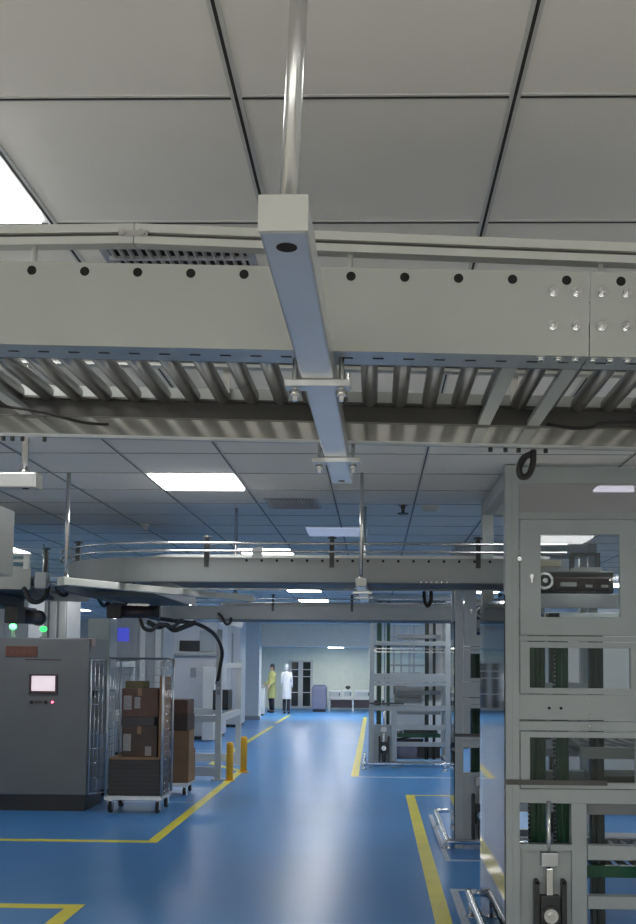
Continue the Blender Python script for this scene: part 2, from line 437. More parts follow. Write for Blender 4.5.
MB().box(xj-.03, xj+.03, .046, .05, zj+.014, zj+.026, 'steel').build('rail_joint_plate', nc)
for px, z_ in ((30, None), (348, None), (600, None), (-150, None)):
    xx, _ = loc(px, 250, 1.95); top = za + (zj-za)*(xx-xa)/(xj-xa) if xx < xj else zj + (zb-zj)*(xx-xj)/(xb-xj)
    MB().cyl((xx, .065, .10), (xx, .065, top+.002), .0055, 10, 'white_paint').box(xx-.012, xx+.012, 0, .075, .10, .106, 'steel').build('rail_post', nc)
# rear rail
MB().box(XA, XB, .74, .77, .19, .215, 'white_paint').box(XA, XB, .738, .741, .199, .206, 'dark_strip').build('guide_rail', nc)
for xx in (-1.3, -.3, .5, 1.4): MB().box(xx-.01, xx+.01, .768, .776, .11, .20, 'steel').build('rail_post', nc)
# bolts and small blocks on the rear lip
for px in (5, 14, 24, 46): 
    q = at_y(px, 444, 2.7); MB().cyl((q.x-CX0, .787, -.008), (q.x-CX0, .787, -.02), .006, 8, 'bracket_dark').build('bolt', nc)
for px in (490, 505, 518, 545): 
    q = at_y(px, 452, 2.7); MB().cyl((q.x-CX0, .787, -.008), (q.x-CX0, .787, -.02), .006, 8, 'bracket_dark').build('bolt', nc)
q = at_y(527, 465, 2.72)
tag(MB().tube([(q.x+.01, q.y, 2.39), (q.x-.012, q.y, 2.375), (q.x-.022, q.y, 2.345), (q.x-.015, q.y, 2.325), (q.x+.004, q.y, 2.33), (q.x+.016, q.y, 2.36), (q.x+.018, q.y, 2.40)], .009, 10, 'black_rubber', 6).build('cable'), 'black cable loop hanging from the near conveyor over the lift frame', 'cable')
qa = at_y(36, 394, 2.5)
tag(MB().tube([(qa.x-.2, 2.46, 2.47), (qa.x, 2.49, 2.45), (qa.x+.06, 2.50, 2.437), (qa.x+.12, 2.54, 2.43), (qa.x+.17, 2.58, 2.436)], .004, 8, 'black_rubber', 6).build('cable'), 'thin black cable under the rollers at the left end of near conveyor', 'cable')
qa = at_y(610, 400, 2.5)
tag(MB().tube([(qa.x-.16, 2.52, 2.425), (qa.x-.1, 2.5, 2.41), (qa.x-.05, 2.5, 2.412), (qa.x, 2.5, 2.425), (qa.x+.2, 2.5, 2.42)], .005, 8, 'black_rubber', 6).build('cable'), 'thin black cable under the rollers at right end of near conveyor', 'cable')

# ------------------------------------------------------------------ conveyor hangers
def hanger(label, a, b_, z, w=.066, h=.049, rods=(), clamps=(), mtl='white_paint', rr=.0105, lean=(0, 0), tube_m='satin_alloy'):
    a = Vector(a); b_ = Vector(b_); L = (b_-a).length; ang = math.atan2((b_-a).y, (b_-a).x)
    t = thing('conveyor_hanger', label, 'hanger', (a.x, a.y, z), (0, 0, ang))
    MB().box(.002, L-.002, -w/2, w/2, -h, 0, tube_m).build('square_tube', t, bevel=.004)
    for e0, e1 in ((-.002, .002), (L-.002, L+.002)): MB().box(e0, e1, -w/2, w/2, -h, 0, mtl).build('end_cap', t)
    MB().cyl((.05, 0, -h-.0008), (.05, 0, -h+.002), .0145, 18, 'dark_hole').build('rod_socket', t) if L > 1 else None
    MB().cyl((L-.04, 0, -h-.0008), (L-.04, 0, -h+.002), .0115, 14, 'dark_hole').build('rod_socket', t) if L > 1 else None
    Ri = Matrix.Rotation(-ang, 3, 'Z')
    for s in rods:
        ln = Ri @ Vector((lean[0], lean[1], 0))
        MB().cyl((s, 0, -.002), (s+ln.x, ln.y, CEIL-z), rr, 14, 'steel').cyl((s, 0, 0), (s, 0, .012), rr*1.7, 6, 'steel').build('rod', t)
    for s in clamps:
        MB().box(s-.02, s+.02, -w/2-.034, w/2+.034, -h-.014, -h, 'satin_alloy').build('clamp_plate', t, bevel=.002)
        for e in (-1, 1):
            yy = e*(w/2+.014)
            MB().cyl((s, yy, -h-.04), (s, yy, -.0005), .0055, 8, 'chrome').build('clamp_bolt', t)
            MB().cyl((s, yy, -h-.030), (s, yy, -h-.018), .011, 6, 'steel').build('nut', t)
    return t
hanger('pale square tube hanger under the near conveyor, hung from a thick rod', (-.1175, 1.25, 0), (-.100, 3.06, 0), 2.416, rods=(.06, 1.78), clamps=(.69, 1.435), lean=(.022, 0), rr=.0128)
hanger('white square tube hanger end above the left edge, below the lit ceiling panel', (-3.5, 3.05, 0), (-1.055, 3.02, 0), 2.385, w=.06, h=.046, rods=(.15, 2.40), rr=.011)
hanger('pale square tube hanger under the straight part of the middle conveyor', (-.085, 6.15, 0), (-.075, 7.78, 0), 2.335, rods=(.06, 1.42), clamps=(.52, 1.05), mtl='white_paint', rr=.0115)
hanger('long white diagonal tube hanger under the bend of the middle conveyor', (at_z(61, 578, 2.33).x, at_z(61, 578, 2.33).y, 0), (at_z(247, 594, 2.33).x, 7.85, 0), 2.335, rods=(.04, 1.72), tube_m='white_paint', rr=.0135)

# ------------------------------------------------------------------ other conveyors
def arc(cx, cy, r, a0, a1, n=18): return [(cx + r*math.cos(a0+(a1-a0)*i/n), cy + r*math.sin(a0+(a1-a0)*i/n), 0) for i in range(n+1)]
PLT = [(-.002, 0), (.002, 0), (.002, .175), (-.002, .175)]
def conveyor(label, paths, z, width_rollers, posts=(), rails=True, holes=(), plate='conveyor_grey', tray=None, boltspots=()):
    t = thing('roller_conveyor', label, 'conveyor', (0, 0, z))
    for i, pth in enumerate(paths):
        o = MB().sweep(pth, PLT, plate)
        if i == 0:
            for hx, hy, hz_ in holes: o.cyl((hx, hy-.0035, hz_), (hx, hy, hz_), .0095, 10, 'dark_hole')
        o.build('side_plate', t)
        sgn = 1 if i == 0 else -1
    for p0, p1 in width_rollers:
        MB().cyl(p0, p1, .023, 10, 'roller_metal').build('roller', t)
    return t
ZC = 2.337
# middle conveyor: comes out of the near lift, runs left, then bends away
xr = 1.3; xs_ = -1.45; yf = 6.62; R_o, W_ = .92, .62
outer = [(xr, yf, 0), (xs_, yf, 0)] + arc(xs_, yf+R_o, R_o, -PI/2, -PI, 16)[1:] + [(xs_-R_o, 9.5, 0)]
inner = [(xr, yf+W_, 0), (xs_, yf+W_, 0)] + arc(xs_, yf+R_o, R_o-W_, -PI/2, -PI, 10)[1:] + [(xs_-R_o+W_, 9.5, 0)]
rl = []
x = xs_
while x < 1.25: rl.append(((x, yf+.01, .09), (x, yf+W_-.01, .09))); x += .107
for i in range(1, 9):
    a = -PI/2 - PI/2*i/9; cc = Vector((xs_, yf+R_o, .09)); u = Vector((math.cos(a), math.sin(a), 0))
    rl.append((cc+u*(R_o-W_+.02), cc+u*(R_o-.02)))
y = yf+R_o+.05
while y < 9.45: rl.append(((xs_-R_o+.01, y, .09), (xs_-R_o+W_-.01, y, .09))); y += .107
holes = [(-.459+.1035*i, yf-.002, .155) for i in range(-4, 13)]
mc = conveyor('grey overhead roller conveyor in middle distance bending away at its left end', [outer, inner], ZC, rl, holes=holes)
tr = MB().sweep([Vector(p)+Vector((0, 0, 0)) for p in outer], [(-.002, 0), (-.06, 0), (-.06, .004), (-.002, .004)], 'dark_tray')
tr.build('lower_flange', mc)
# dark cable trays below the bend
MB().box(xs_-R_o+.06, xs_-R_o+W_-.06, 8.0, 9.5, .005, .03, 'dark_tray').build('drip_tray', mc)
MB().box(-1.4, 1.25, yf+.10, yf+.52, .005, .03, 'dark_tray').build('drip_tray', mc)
def off(path, d): 
    out = []
    P = [Vector(p) for p in path]
    for i, p in enumerate(P):
        dd = (P[min(i+1, len(P)-1)]-P[max(i-1, 0)]).normalized(); out.append(p + Vector((dd.y, -dd.x, 0))*d)
    return out
for zz in (.215, .27):
    MB().tube([p+Vector((0, 0, zz)) for p in off(outer, -.03)], .0085, 8, 'steel').build('guide_rail', mc)
MB().sweep(off(inner, .02), [(-.012, .20), (.012, .20), (.012, .265), (-.012, .265)], 'white_paint').build('guide_rail', mc)
def stanchion(x, y, parent, z0=.17, z1=.325):
    MB().box(x-.016, x+.016, y-.02, y+.014, z0-.06, z1-.03, 'bracket_dark').cyl((x, y, z1-.03), (x, y, z1), .014, 8, 'bracket_dark').box(x-.03, x+.03, y-.012, y+.012, z1-.015, z1-.005, 'bracket_dark').build('rail_bracket', parent)
for px in (207, 332, 478):
    q = at_y(px, 548, yf+.01); stanchion(q.x, yf+.012, mc)
q = outer[10]; stanchion(q[0]+.02, q[1]+.02, mc)
q = at_y(257, 550, yf); MB().box(q.x-.035, q.x+.035, yf+.004, yf+.02, .17, .245, 'tower_paint').build('rail_plate', mc)
for i in range(6):
    q = at_y(421+5.2*i, 586, yf)
    MB().cyl((q.x, yf-.01, .012), (q.x, yf-.001, .012), .007, 6, 'chrome').build('bolt', mc)
# feeder coming in from the left, and the end of another one nearer the camera
fr = [(-5.6, 6.72, 0), (-2.62, 7.36, 0)]; fl = [(-5.6, 8.25, 0), (-2.62, 8.89, 0)]
rl = []
for i in range(26):
    f_ = (i+.5)/26; xx = -5.6 + 2.98*f_; yy = 6.72 + .64*f_; rl.append(((xx, yy+.01, .09), (xx, yy+1.52, .09)))
lc = conveyor('broad conveyor coming in from the left edge and meeting the bend', [fr, fl], ZC, rl, plate='cream_paint')
o = MB().sweep([(p[0], p[1]+.1, 0) for p in fr], [(0, .005), (0, .03), (-1.3, .03), (-1.3, .005)], 'dark_tray').build('drip_tray', lc)
for zz in (.205, .255):
    MB().sweep(fr, [(-.01, zz), (.012, zz), (.012, zz+.022), (-.01, zz+.022)], 'white_paint').build('guide_rail', lc)
MB().box(-2.66, -2.62, 7.30, 7.34, .15, .27, 'white_paint').build('rail_end', lc, bevel=.004)
q = at_y(43, 582, 7.28); MB().box(q.x-.045, q.x+.045, 7.22, 7.30, -.0, .12, 'tower_paint').build('junction_box', lc, bevel=.006)
stanchion(at_y(46, 560, 7.4).x, 7.4, lc, .12)
xx = at_y(39, 560, 7.2).x; MB().cyl((xx, 7.3, .05), (xx, 7.3, .34), .007, 8, 'steel').build('rail_post', lc)
MB().box(-5.0, -3.0, 7.3, 8.3, -.10, .004, 'dark_tray').build('cable_tray', lc, bevel=.01)
ec = conveyor('cream conveyor end with a tall bright end cover, cut by left edge', [[(-1.875, 4.6, 0), (-1.875, 2.78, 0)], [(-2.7, 4.6, 0), (-2.7, 2.78, 0)]], 2.386, [((-2.69, 2.86+.15*i, .09), (-1.88, 2.86+.15*i, .09)) for i in range(11)], plate='cream_paint')
MB().box(-2.72, -1.85, 4.5, 4.95, -.16, .18, 'cream_paint').build('end_cover', ec, bevel=.008)
# far conveyor across the aisle
yc3 = 12.3
f3 = [(1.9, yc3, 0), (-2.0, yc3, 0)] + arc(-2.0, yc3+.9, .9, -PI/2, -PI, 12)[1:] + [(-2.9, 15.5, 0)]
b3 = [(1.9, yc3+.8, 0), (-2.0, yc3+.8, 0), (-2.06, yc3+.82, 0), (-2.1, yc3+.9, 0), (-2.1, 15.5, 0)]
rl = []; x = -2.0
while x < 1.85: rl.append(((x, yc3+.01, .09), (x, yc3+.79, .09))); x += .15
f3c = conveyor('grey overhead roller conveyor farthest back, crossing the aisle above the cart', [f3, b3], 2.335, rl)
for zz in (.215, .265): MB().tube([p+Vector((0, 0, zz)) for p in off(f3, -.03)], .009, 8, 'steel').build('guide_rail', f3c)
MB().sweep(off(b3, .02), [(-.012, .19), (.012, .19), (.012, .27), (-.012, .27)], 'white_paint').build('guide_rail', f3c)
for px in (273, 352):
    q = at_y(px, 600, yc3); stanchion(q.x, yc3+.012, f3c)
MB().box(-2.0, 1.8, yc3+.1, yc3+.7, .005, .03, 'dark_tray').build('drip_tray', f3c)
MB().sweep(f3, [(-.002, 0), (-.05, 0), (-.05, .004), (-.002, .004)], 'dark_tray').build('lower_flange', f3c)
# short wide underside tray at left (transfer between feeder and bend)
# motors and cables below
def motor(label, x, y, ztop, L=.36, ang=0):
    t = thing('drive_motor', label, 'motor', (x, y, ztop), (0, 0, ang))
    MB().cyl((-L/2, 0, -.075), (L/2, 0, -.075), .06, 14, 'motor_body').cyl((L/2, 0, -.075), (L/2+.05, 0, -.075), .066, 14, 'bracket_dark').build('motor_body', t)
    MB().box(-L/2-.14, -L/2, -.06, .06, -.14, 0, 'bracket_dark').build('gearbox', t, bevel=.01)
    MB().box(-.1, .1, -.03, .03, -.02, 0, 'steel').build('mounting', t)
q = at_y(126, 612, 9.2); motor('dark reddish drive motor under the bend of the middle conveyor', q.x+.12, 9.2, ZC+.004, L=.3, ang=.12)
q = at_y(12, 608, 8.4); motor('dark drive motor under the left feeder conveyor above the grey cabinet', q.x+.25, 8.1, ZC-.1, ang=1.5)
def cable(label, pts, r=.011, m='black_rubber'):
    return tag(MB().tube([at_y(*p) for p in pts], r, 8, m, 6).build('cable'), label, 'cable')
cable('black cable curving down from conveyor to the white stand', [(150, 617, 12.3), (175, 621, 12.6), (197, 624, 13.5), (214, 634, 14.3), (222, 650, 14.85), (220, 668, 14.9), (217, 684, 14.95)], .028)
cable('short black cable hanging from far conveyor left of the stand cable', [(218, 613, 12.25), (222, 617, 12.25), (226, 624, 12.2), (230, 623, 12.2), (231, 618, 12.25)], .018)
cable('black cable hooking down from the middle conveyor bend', [(116, 575, 7.2), (121, 577, 7.2), (126, 582, 7.2), (131, 590, 7.2), (134, 586, 7.25), (134, 581, 7.25)], .012)
cable('dark cable bundle sagging below the left feeder conveyor', [(24, 588, 7.2), (30, 600, 7.15), (38, 602, 7.15), (46, 596, 7.2), (48, 587, 7.3)], .018)
cable('dark cable sagging beneath the conveyor junction', [(56, 587, 7.7), (60, 594, 7.7), (66, 595, 7.75), (68, 588, 7.8)], .014)
cable('black cable loop below the middle conveyor near the right lift', [(424, 592, 7.3), (425, 602, 7.25), (428, 606, 7.2), (431, 600, 7.2), (431, 592, 7.25)], .014)
cable('thick dark cable bundle running under the far conveyor end beside the drive motor', [(148, 622, 12.15), (158, 627, 12.1), (166, 625, 12.1), (174, 630, 12.1), (184, 627, 12.2), (196, 622, 12.25)], .032)
cable('black cable draped from the drive motor to the far conveyor, left of the cage top', [(98, 598, 8.6), (104, 606, 8.9), (112, 600, 9.0), (122, 604, 9.2), (131, 601, 9.3)], .016)
cable('two small cable tails under the far conveyor above the bulkhead', [(140, 618, 11.0), (144, 628, 11.0), (152, 630, 11.0), (160, 624, 11.3), (172, 627, 11.6), (182, 620, 12.0)], .022)

# ------------------------------------------------------------------ lift towers
def tower(label, loc_, door, H=3.0, W=1.405, D=1.36):
    t = thing('lift_tower', label, 'lift', loc_)
    P = .083; tp = 'tower_paint'
    for (x, y) in ((0, 0), (W-P, 0), (0, D-P), (W-P, D-P)):
        MB().box(x, x+P, y, y+P, 0, H, tp).box(x+P*.47, x+P*.53, y-.0008, y+P+.0008, 0, H, 'grey_paint').build('post', t, bevel=.004)
    xm = .80
    def beam(x0, x1, z0, z1, y0=.01, y1=.08, name='cross_beam', m=tp):
        return MB().box(x0, x1, y0, y1, z0, z1, m).build(name, t, bevel=.003)
    # cross beams at the front and the rear
    bb = MB().box(P, W-P, .004, .07, 1.47, 1.62, tp).box(P, W-P, .004, .07, 1.405, 1.462, tp)
    bb.build('cross_beam', t, bevel=.003)
    for x, z in ((.26, 1.54), (.33, 1.54), (.5, 1.50), (.5, 1.435), (.5, 1.57)):
        MB().cyl((x, .004, z), (x, -.006, z), .009, 8, 'steel' if x > .4 else 'dark_hole').build('bolt', t)
    beam(P, W-P, .975, 1.06)
    beam(.485, W-P, .645, .73); beam(.485, W-P, .36, .435); beam(P, W-P, .03, .11)
    beam(.39, .48, 0, .975, name='post')
    for z0, z1 in ((2.1, 2.18), (1.45, 1.6), (.95, 1.03), (.05, .12), (2.9, 3.0)):
        beam(P, W-P, z0, z1, D-.08, D-.01)
        for x0 in (0, W-.09): MB().box(x0+.01, x0+.08, P, D-P, z0, z1, tp).build('side_beam', t)
    beam(P, W-P, 2.9, 3.0)
    # take-up bearing plate, guide bars, rod and round bearing
    MB().box(P, .39, .03, .045, .11, .735, 'tower_paint').box(P, .39, -.0, .06, .70, .735, tp).build('mount_plate', t)
    MB().cyl((.255, .01, .60), (.255, .01, .99), .014, 10, 'steel').build('threaded_rod', t)
    MB().box(.205, .305, -.03, .05, .61, .69, 'galvanised').build('rod_block', t, bevel=.004)
    for x in (.165, .325): MB().box(x, x+.03, -.02, .035, .08, .52, 'bracket_dark').cyl((x+.015, -.02, .52), (x+.015, .035, .52), .015, 10, 'bracket_dark').build('guide_bar', t)
    MB().box(.20, .315, -.03, .035, .24, .44, 'bracket_dark').box(.235, .275, -.025, .02, .44, .60, 'steel').build('bearing_block', t, bevel=.006)
    br = MB(); 
    br.cyl((.257, -.03, .33), (.257, -.045, .33), .058, 20, 'bracket_dark').cyl((.257, -.045, .33), (.257, -.055, .33), .042, 20, 'chrome').cyl((.257, -.055, .33), (.257, -.075, .33), .02, 14, 'steel')
    br.build('bearing', t)
    MB().box(.225, .29, -.01, .028, .08, .24, 'black_plastic').build('slot_cover', t)
    # inner guide columns with chains
    for x, w, m in (((.19, .10, 'green_column'), (.355, .08, 'green_column'), (.57, .085, 'dark_column'), (.98, .07, 'dark_column')) if door else ((.135, .075, 'green_column'), (.30, .06, 'green_column'), (.98, .07, 'dark_column'), (1.12, .05, 'dark_column'))):
        zt = 2.05 if door else 2.9
        c_ = MB().box(x, x+w, .30, .36, .11, zt, m).box(x+w*.35, x+w*.65, .285, .30, .11, zt, m)
        c_.build('guide_column', t, bevel=.006)
    for x in ((.175, .33) if door else (.12, .255)):
        c_ = MB(); z = .12
        while z < (2.0 if door else 2.8): c_.box(x, x+.018, .27, .285, z, z+.016, 'black_plastic'); z += .026
        c_.build('chain', t)
    # lift carriage / inner conveyor decks
    for zc in ((.50, .88, 1.22) if door else (.50, .9, 1.25, 2.24)):
        g = MB().box(.49, W-.15, .22, .26, zc, zc+.07, 'deep_green' if zc == .5 else 'grey_paint').box(.49, W-.15, D-.17, D-.13, zc, zc+.07, 'grey_paint')
        g.build('deck_rail', t)
        for i in range(9):
            x = .53 + .088*i; MB().cyl((x, .265, zc+.04), (x, D-.175, zc+.04), .02, 8, 'roller_metal').build('deck_roller', t)
    MB().box(.62, 1.2, .35, .75, .96 if door else .56, 1.10 if door else .66, 'dark_column').build('deck_tray', t, bevel=.01)
    # clear side panel on the aisle side
    MB().box(-.008, -.001, .004, D, .05, 2.22, 'acrylic').build('clear_panel', t)
    MB().box(P, .6, -.012, .004, 1.085, 1.115, 'dark_strip').box(.0, P, -.014, .0, 1.085, 1.115, 'dark_strip').build('dark_strap', t)
    if door:
        MB().box(xm, xm+.085, .0, P, 0, H, tp).build('post', t, bevel=.004)
        # frames round windows below the door
        MB().frame(P+.004, xm-.006, 1.625, 1.935, -.004, .03, .145, .745, 1.66, 1.90, tp).build('window_frame', t, bevel=.003)
        MB().box(.14, .75, .012, .016, 1.655, 1.905, 'window_clear').build('window_pane', t)
        MB().frame(P+.004, xm-.006, 1.065, 1.40, -.004, .03, .145, .77, 1.10, 1.365, tp).build('window_frame', t, bevel=.003)
        MB().box(.14, .775, .012, .016, 1.095, 1.37, 'window_clear').build('window_pane', t)
        # door
        d_ = MB().frame(P+.004, xm-.006, 1.975, 2.675, -.012, .02, .212, .685, 2.085, 2.585, tp).build('door', t, bevel=.004)
        MB().box(.205, .692, .002, .006, 2.08, 2.59, 'window_clear').build('door_pane', d_)
        MB().box(xm-.02, xm-.004, -.02, -.008, 2.50, 2.58, 'white_paint').build('hinge', d_, bevel=.003)
        MB().box(xm-.02, xm-.004, -.02, -.008, 2.06, 2.14, 'white_paint').build('hinge', d_, bevel=.003)
        MB().cyl((.155, -.012, 2.33), (.155, -.024, 2.33), .013, 12, 'steel').box(.15, .16, -.03, -.02, 2.29, 2.335, 'steel').build('latch', d_)
        MB().cyl((P+.0, -.006, 2.435), (P, -.016, 2.435), .014, 12, 'chrome').build('lock', t)
        MB().box(P+.002, xm-.004, .004, .03, 1.94, 1.97, tp).box(P+.002, xm-.004, .004, .03, 2.68, 2.72, tp).build('cross_beam', t)
        MB().box(P, xm, .012, .018, 2.72, 2.9, 'hazy_panel').build('top_panel', t)
        # machinery seen through the door window
        MB().box(.1, W-.1, .34, .37, 2.16, 2.25, 'pale_machine').build('carriage_beam', t, bevel=.004)
        w_ = MB().cyl((.29, .30, 2.33), (.29, .335, 2.33), .055, 20, 'steel').cyl((.29, .29, 2.33), (.29, .30, 2.33), .038, 20, 'bracket_dark').cyl((.29, .28, 2.33), (.29, .29, 2.33), .016, 12, 'chrome')
        w_.build('pulley', t)
        MB().box(.2, .75, .40, .60, 2.26, 2.40, 'bracket_dark').box(.36, .72, .37, .42, 2.27, 2.36, 'motor_body').build('drive_body', t, bevel=.01)
        MB().box(.20, .40, .345, .39, 2.425, 2.465, 'cream_part').build('cream_cover', t, bevel=.004)
        MB().box(.40, .50, .345, .37, 2.30, 2.325, 'white_paint').box(.56, .60, .345, .37, 2.295, 2.31, 'white_paint').box(.66, .70, .345, .37, 2.295, 2.31, 'white_paint').build('sensor', t)
        MB().box(.50, .68, .42, .58, 2.40, 2.43, 'pale_machine', rot=(0, .0, 0)).build('cover_plate', t)
        MB().frame(.50, .70, 2.38, 2.54, .56, .59, .53, .67, 2.41, 2.52, 'bracket_dark').build('scanner_frame', t)
        MB().box(.22, .30, .4, .5, 2.0, 2.13, 'blue_box').box(.33, .40, .4, .5, 1.98, 2.13, 'black_plastic').box(.45, .66, .4, .5, 1.98, 2.10, 'dark_column').build('control_box', t)
    else:
        MB().frame(P, W-P, 1.99, 2.06, .02, .05, P+.02, W-P-.02, 2.005, 2.045, 'steel').build('inner_rail', t)
        for z in (1.14, 1.75, 2.27): beam(.34, W-.2, z, z+.03, .5, .53, 'inner_rail', 'pale_machine')
        beam(P, W-P, 2.11, 2.185)
        MB().box(1.04, 1.33, D-.10, D-.085, 1.1, 2.6, 'white_paint').build('rear_panel', t)
        MB().box(.45, .95, .62, .66, 1.08, 1.38, 'pale_machine').box(.5, .9, .6, .62, 1.16, 1.20, 'grey_paint').build('carriage_panel', t)
        MB().box(.45, .85, .3, .6, .14, .34, 'slate_machine').box(.86, 1.25, .3, .6, .14, .34, 'bracket_dark').build('lower_drive', t)
        MB().tube([(.45, .25, .46), (.7, .24, .50), (.95, .25, .56), (1.2, .25, .55)], .014, 8, 'black_rubber', 6).build('loose_cable', t)
        for x in (.42, .70, .55, .78, 1.2): MB().box(x, x+.03, .55, .6, 1.6, 2.5, 'pale_machine').build('inner_upright', t)
    return t
tower('grey door-fronted lift tower filling the right edge, nearest the camera', (.792, 5.9, 0), True, H=3.012)
tower('grey door-fronted lift tower standing just behind the nearest one', (.80, 9.7, 0), True, D=.5)
tower('open-fronted lift tower farthest down the aisle, framed in pale bars', (-.085, 17.1, 0), False, D=1.05)

# chrome guard rails on the floor round the towers
def guard(label, pts, r=.024, legs=()):
    t = thing('guard_rail', label, 'guard rail', (pts[0][0], pts[0][1], 0))
    o = Vector((pts[0][0], pts[0][1], 0))
    MB().tube([Vector(p)-o for p in pts], r, 12, 'chrome', 6).build('rail_tube', t)
    for (x, y, z) in legs:
        MB().cyl(Vector((x, y, 0))-o, Vector((x, y, z))-o, r*.85, 10, 'chrome').cyl(Vector((x, y, 0))-o, Vector((x, y, .008))-o, r*1.8, 12, 'steel').build('leg', t)
    return t
g1 = at_z(469, 893, .12); g2 = at_z(480, 921, .12)
guard('bent chrome floor guard rail at the foot of the nearest lift tower', [(g1.x+.0, 5.0, .12), (g1.x, g1.y-.15, .12), (g1.x+.01, g1.y-.04, .12), (g1.x+.05, g1.y, .12), (.79, g1.y, .12)], .026, ((g1.x, 5.6, .12), (g1.x, g1.y-.2, .12)))
guard('bent chrome floor guard rail in front of the second lift tower', [(.86, 11.3, .13), (.73, 11.25, .13), (.71, 11.1, .13), (.71, 9.62, .11), (.73, 9.48, .11), (.80, 9.45, .11), (1.9, 9.45, .11)], .026, ((.71, 10.9, .13), (.71, 9.7, .11), (1.4, 9.45, .11)))
guard('straight steel floor guard rail in front of the farthest lift tower', [(-.16, 18.4, .11), (-.17, 17.0, .11), (-.17, 16.7, .11), (-.14, 16.62, .11), (-.05, 16.6, .11), (1.4, 16.6, .11)], .032, ((-.17, 17.4, .11), (-.17, 16.75, .11), (1.2, 16.6, .11)))

# ------------------------------------------------------------------ control cabinet and left machines
cab = thing('control_cabinet', 'grey steel control cabinet with lit touch screen at the left edge', 'cabinet', (-3.44, 11.75, 0))
zt = at_y(60, 638, 11.75).z
MB().box(-2.2, 0, 0, .75, .19, zt, 'cabinet_grey').build('body', cab, bevel=.012)
MB().box(-2.18, -.02, .03, .72, 0, .19, 'black_plastic').build('plinth', cab)
def cq(px, py): q = at_y(px, py, 11.745); return q.x+3.44, q.z
(ax, az), (bx, bz) = cq(29.5, 674), cq(57.5, 694)
MB().frame(ax, bx, bz, az, -.02, 0, ax+.03, bx-.03, bz+.035, az-.02, 'bezel').build('screen_bezel', cab, bevel=.004)
MB().box(ax+.03, bx-.03, -.012, -.002, bz+.035, az-.02, 'screen_lit').build('touch_screen', cab)
(ax, az), (bx, bz) = cq(6, 646), cq(37, 657)
sg = MB().box(ax, bx, -.012, 0, bz, az, 'sign_red').build('sign_plate', cab, bevel=.003)
tx = MB()
for i in range(4): tx.box(ax+.05+i*.075, ax+.10+i*.075, -.0135, -.011, bz+.04, az-.04, 'sign_text')
tx.build('sign_lettering', sg)
(ax, az), (bx, bz) = cq(25, 659), cq(61, 660.5)
MB().box(ax, bx, -.003, 0, bz, az, 'bezel').build('caption_strip', cab)
for px, m, r in ((31.5, 'black_plastic', .018), (45.5, 'black_plastic', .018), (53, 'led_red', .014)):
    xx, zz = cq(px, 702); MB().cyl((xx, 0, zz), (xx, -.02, zz), r*1.2, 12, 'bezel' if m != 'led_red' else 'cabinet_grey').cyl((xx, -.02, zz), (xx, -.035, zz), r, 12, m).build('push_button', cab)
(ax, az), (bx, bz) = cq(34, 700.5), cq(42, 703.5)
MB().box(ax, bx, -.004, 0, bz, az, 'bezel').build('caption_strip', cab)
sv = MB()
for i in range(9): sv.box(-.0, .004, .30, .62, 1.50+.03*i, 1.515+.03*i, 'bezel')
sv.build('side_louvre', cab)
MB().box(0, .05, .16, .20, 1.36, 1.44, 'black_plastic').box(.03, .05, .12, .24, 1.43, 1.46, 'black_plastic').build('side_handle', cab, bevel=.004)
MB().box(0, .012, .05, .2, zt-.10, zt-.0, 'peach').build('side_label', cab)
# cabinet-top equipment with green beacon lights
def beacon(label, px, py, Y, m, zb):
    q = at_y(px, py, Y); t = thing('signal_lamp', label, 'lamp', (q.x, Y, zb))
    MB().lathe((0,0,0), [(.045, 0), (.045, .02), (.02, .03), (.02, max(.04, q.z-zb-.04))], 'grey_paint').build('lamp_base', t)
    MB().sphere((0, 0, q.z-zb), .045, m, 14, (1, 1, .8)).build('lamp_lens', t)
beacon('bright green signal lamp on the grey cabinet at the left edge', 13, 626.5, 12.0, 'led_green', zt)
beacon('soft green signal lamp on grey cabinet, right of the bright one', 43.5, 629, 12.1, 'led_green_soft', zt)
def machine(label, name, cat, px0, px1, ytop, Y, D, m='pale_machine', zbot=0.0, extras=None, ztop=None):
    a = at_y(px0, 661, Y); b = at_y(px1, 661, Y); zt_ = at_y((px0+px1)/2, ytop, Y).z if ztop is None else ztop
    t = thing(name, label, cat, (a.x, Y, zbot)); w = b.x-a.x; hh = zt_-zbot
    MB().box(0, w, 0, D, .08, hh, m).build('body', t, bevel=.012)
    MB().box(.03, w-.03, .03, D-.03, 0, .08, 'bracket_dark').build('plinth', t)
    if extras: extras(t, w, hh, lambda px, py: (at_y(px, py, Y).x-a.x, at_y(px, py, Y).z-zbot))
    return t
def ex_locker(t, w, hh, f):
    for i in range(3):
        x0 = w*i/3+.02; x1 = w*(i+1)/3-.02
        MB().box(x0, x1, -.015, 0, .12, hh-.05, 'white_paint').build('door', t, bevel=.004)
        MB().box(x1-.05, x1-.03, -.035, -.015, 1.1, 1.3, 'bracket_dark').build('handle', t)
machine('pale green-lit tall cabinet behind the grey control cabinet', 'machine_cabinet', 'cabinet', -40, 27, 0, 14.2, .7, 'pale_machine', extras=ex_locker, ztop=2.75)
machine('narrow pale cabinet right behind the green signal lamps', 'machine_cabinet', 'cabinet', 38, 66, 0, 15.1, .7, 'grey_paint', extras=ex_locker, ztop=2.8)
def ex_lou(t, w, hh, f):
    g = MB()
    for i in range(22): g.box(.12, w-.12, -.012, 0, 1.2+.035*i, 1.22+.035*i, 'tower_paint')
    g.build('louvre', t)
    MB().box(.06, w-.06, -.02, 0, .15, .95, 'grey_paint').build('lower_door', t, bevel=.004)
machine('pale louvred cabinet between the grey control cabinet and the cage cart', 'machine_cabinet', 'cabinet', 87, 109, 618, 13.1, .4, 'tower_paint', extras=ex_lou)
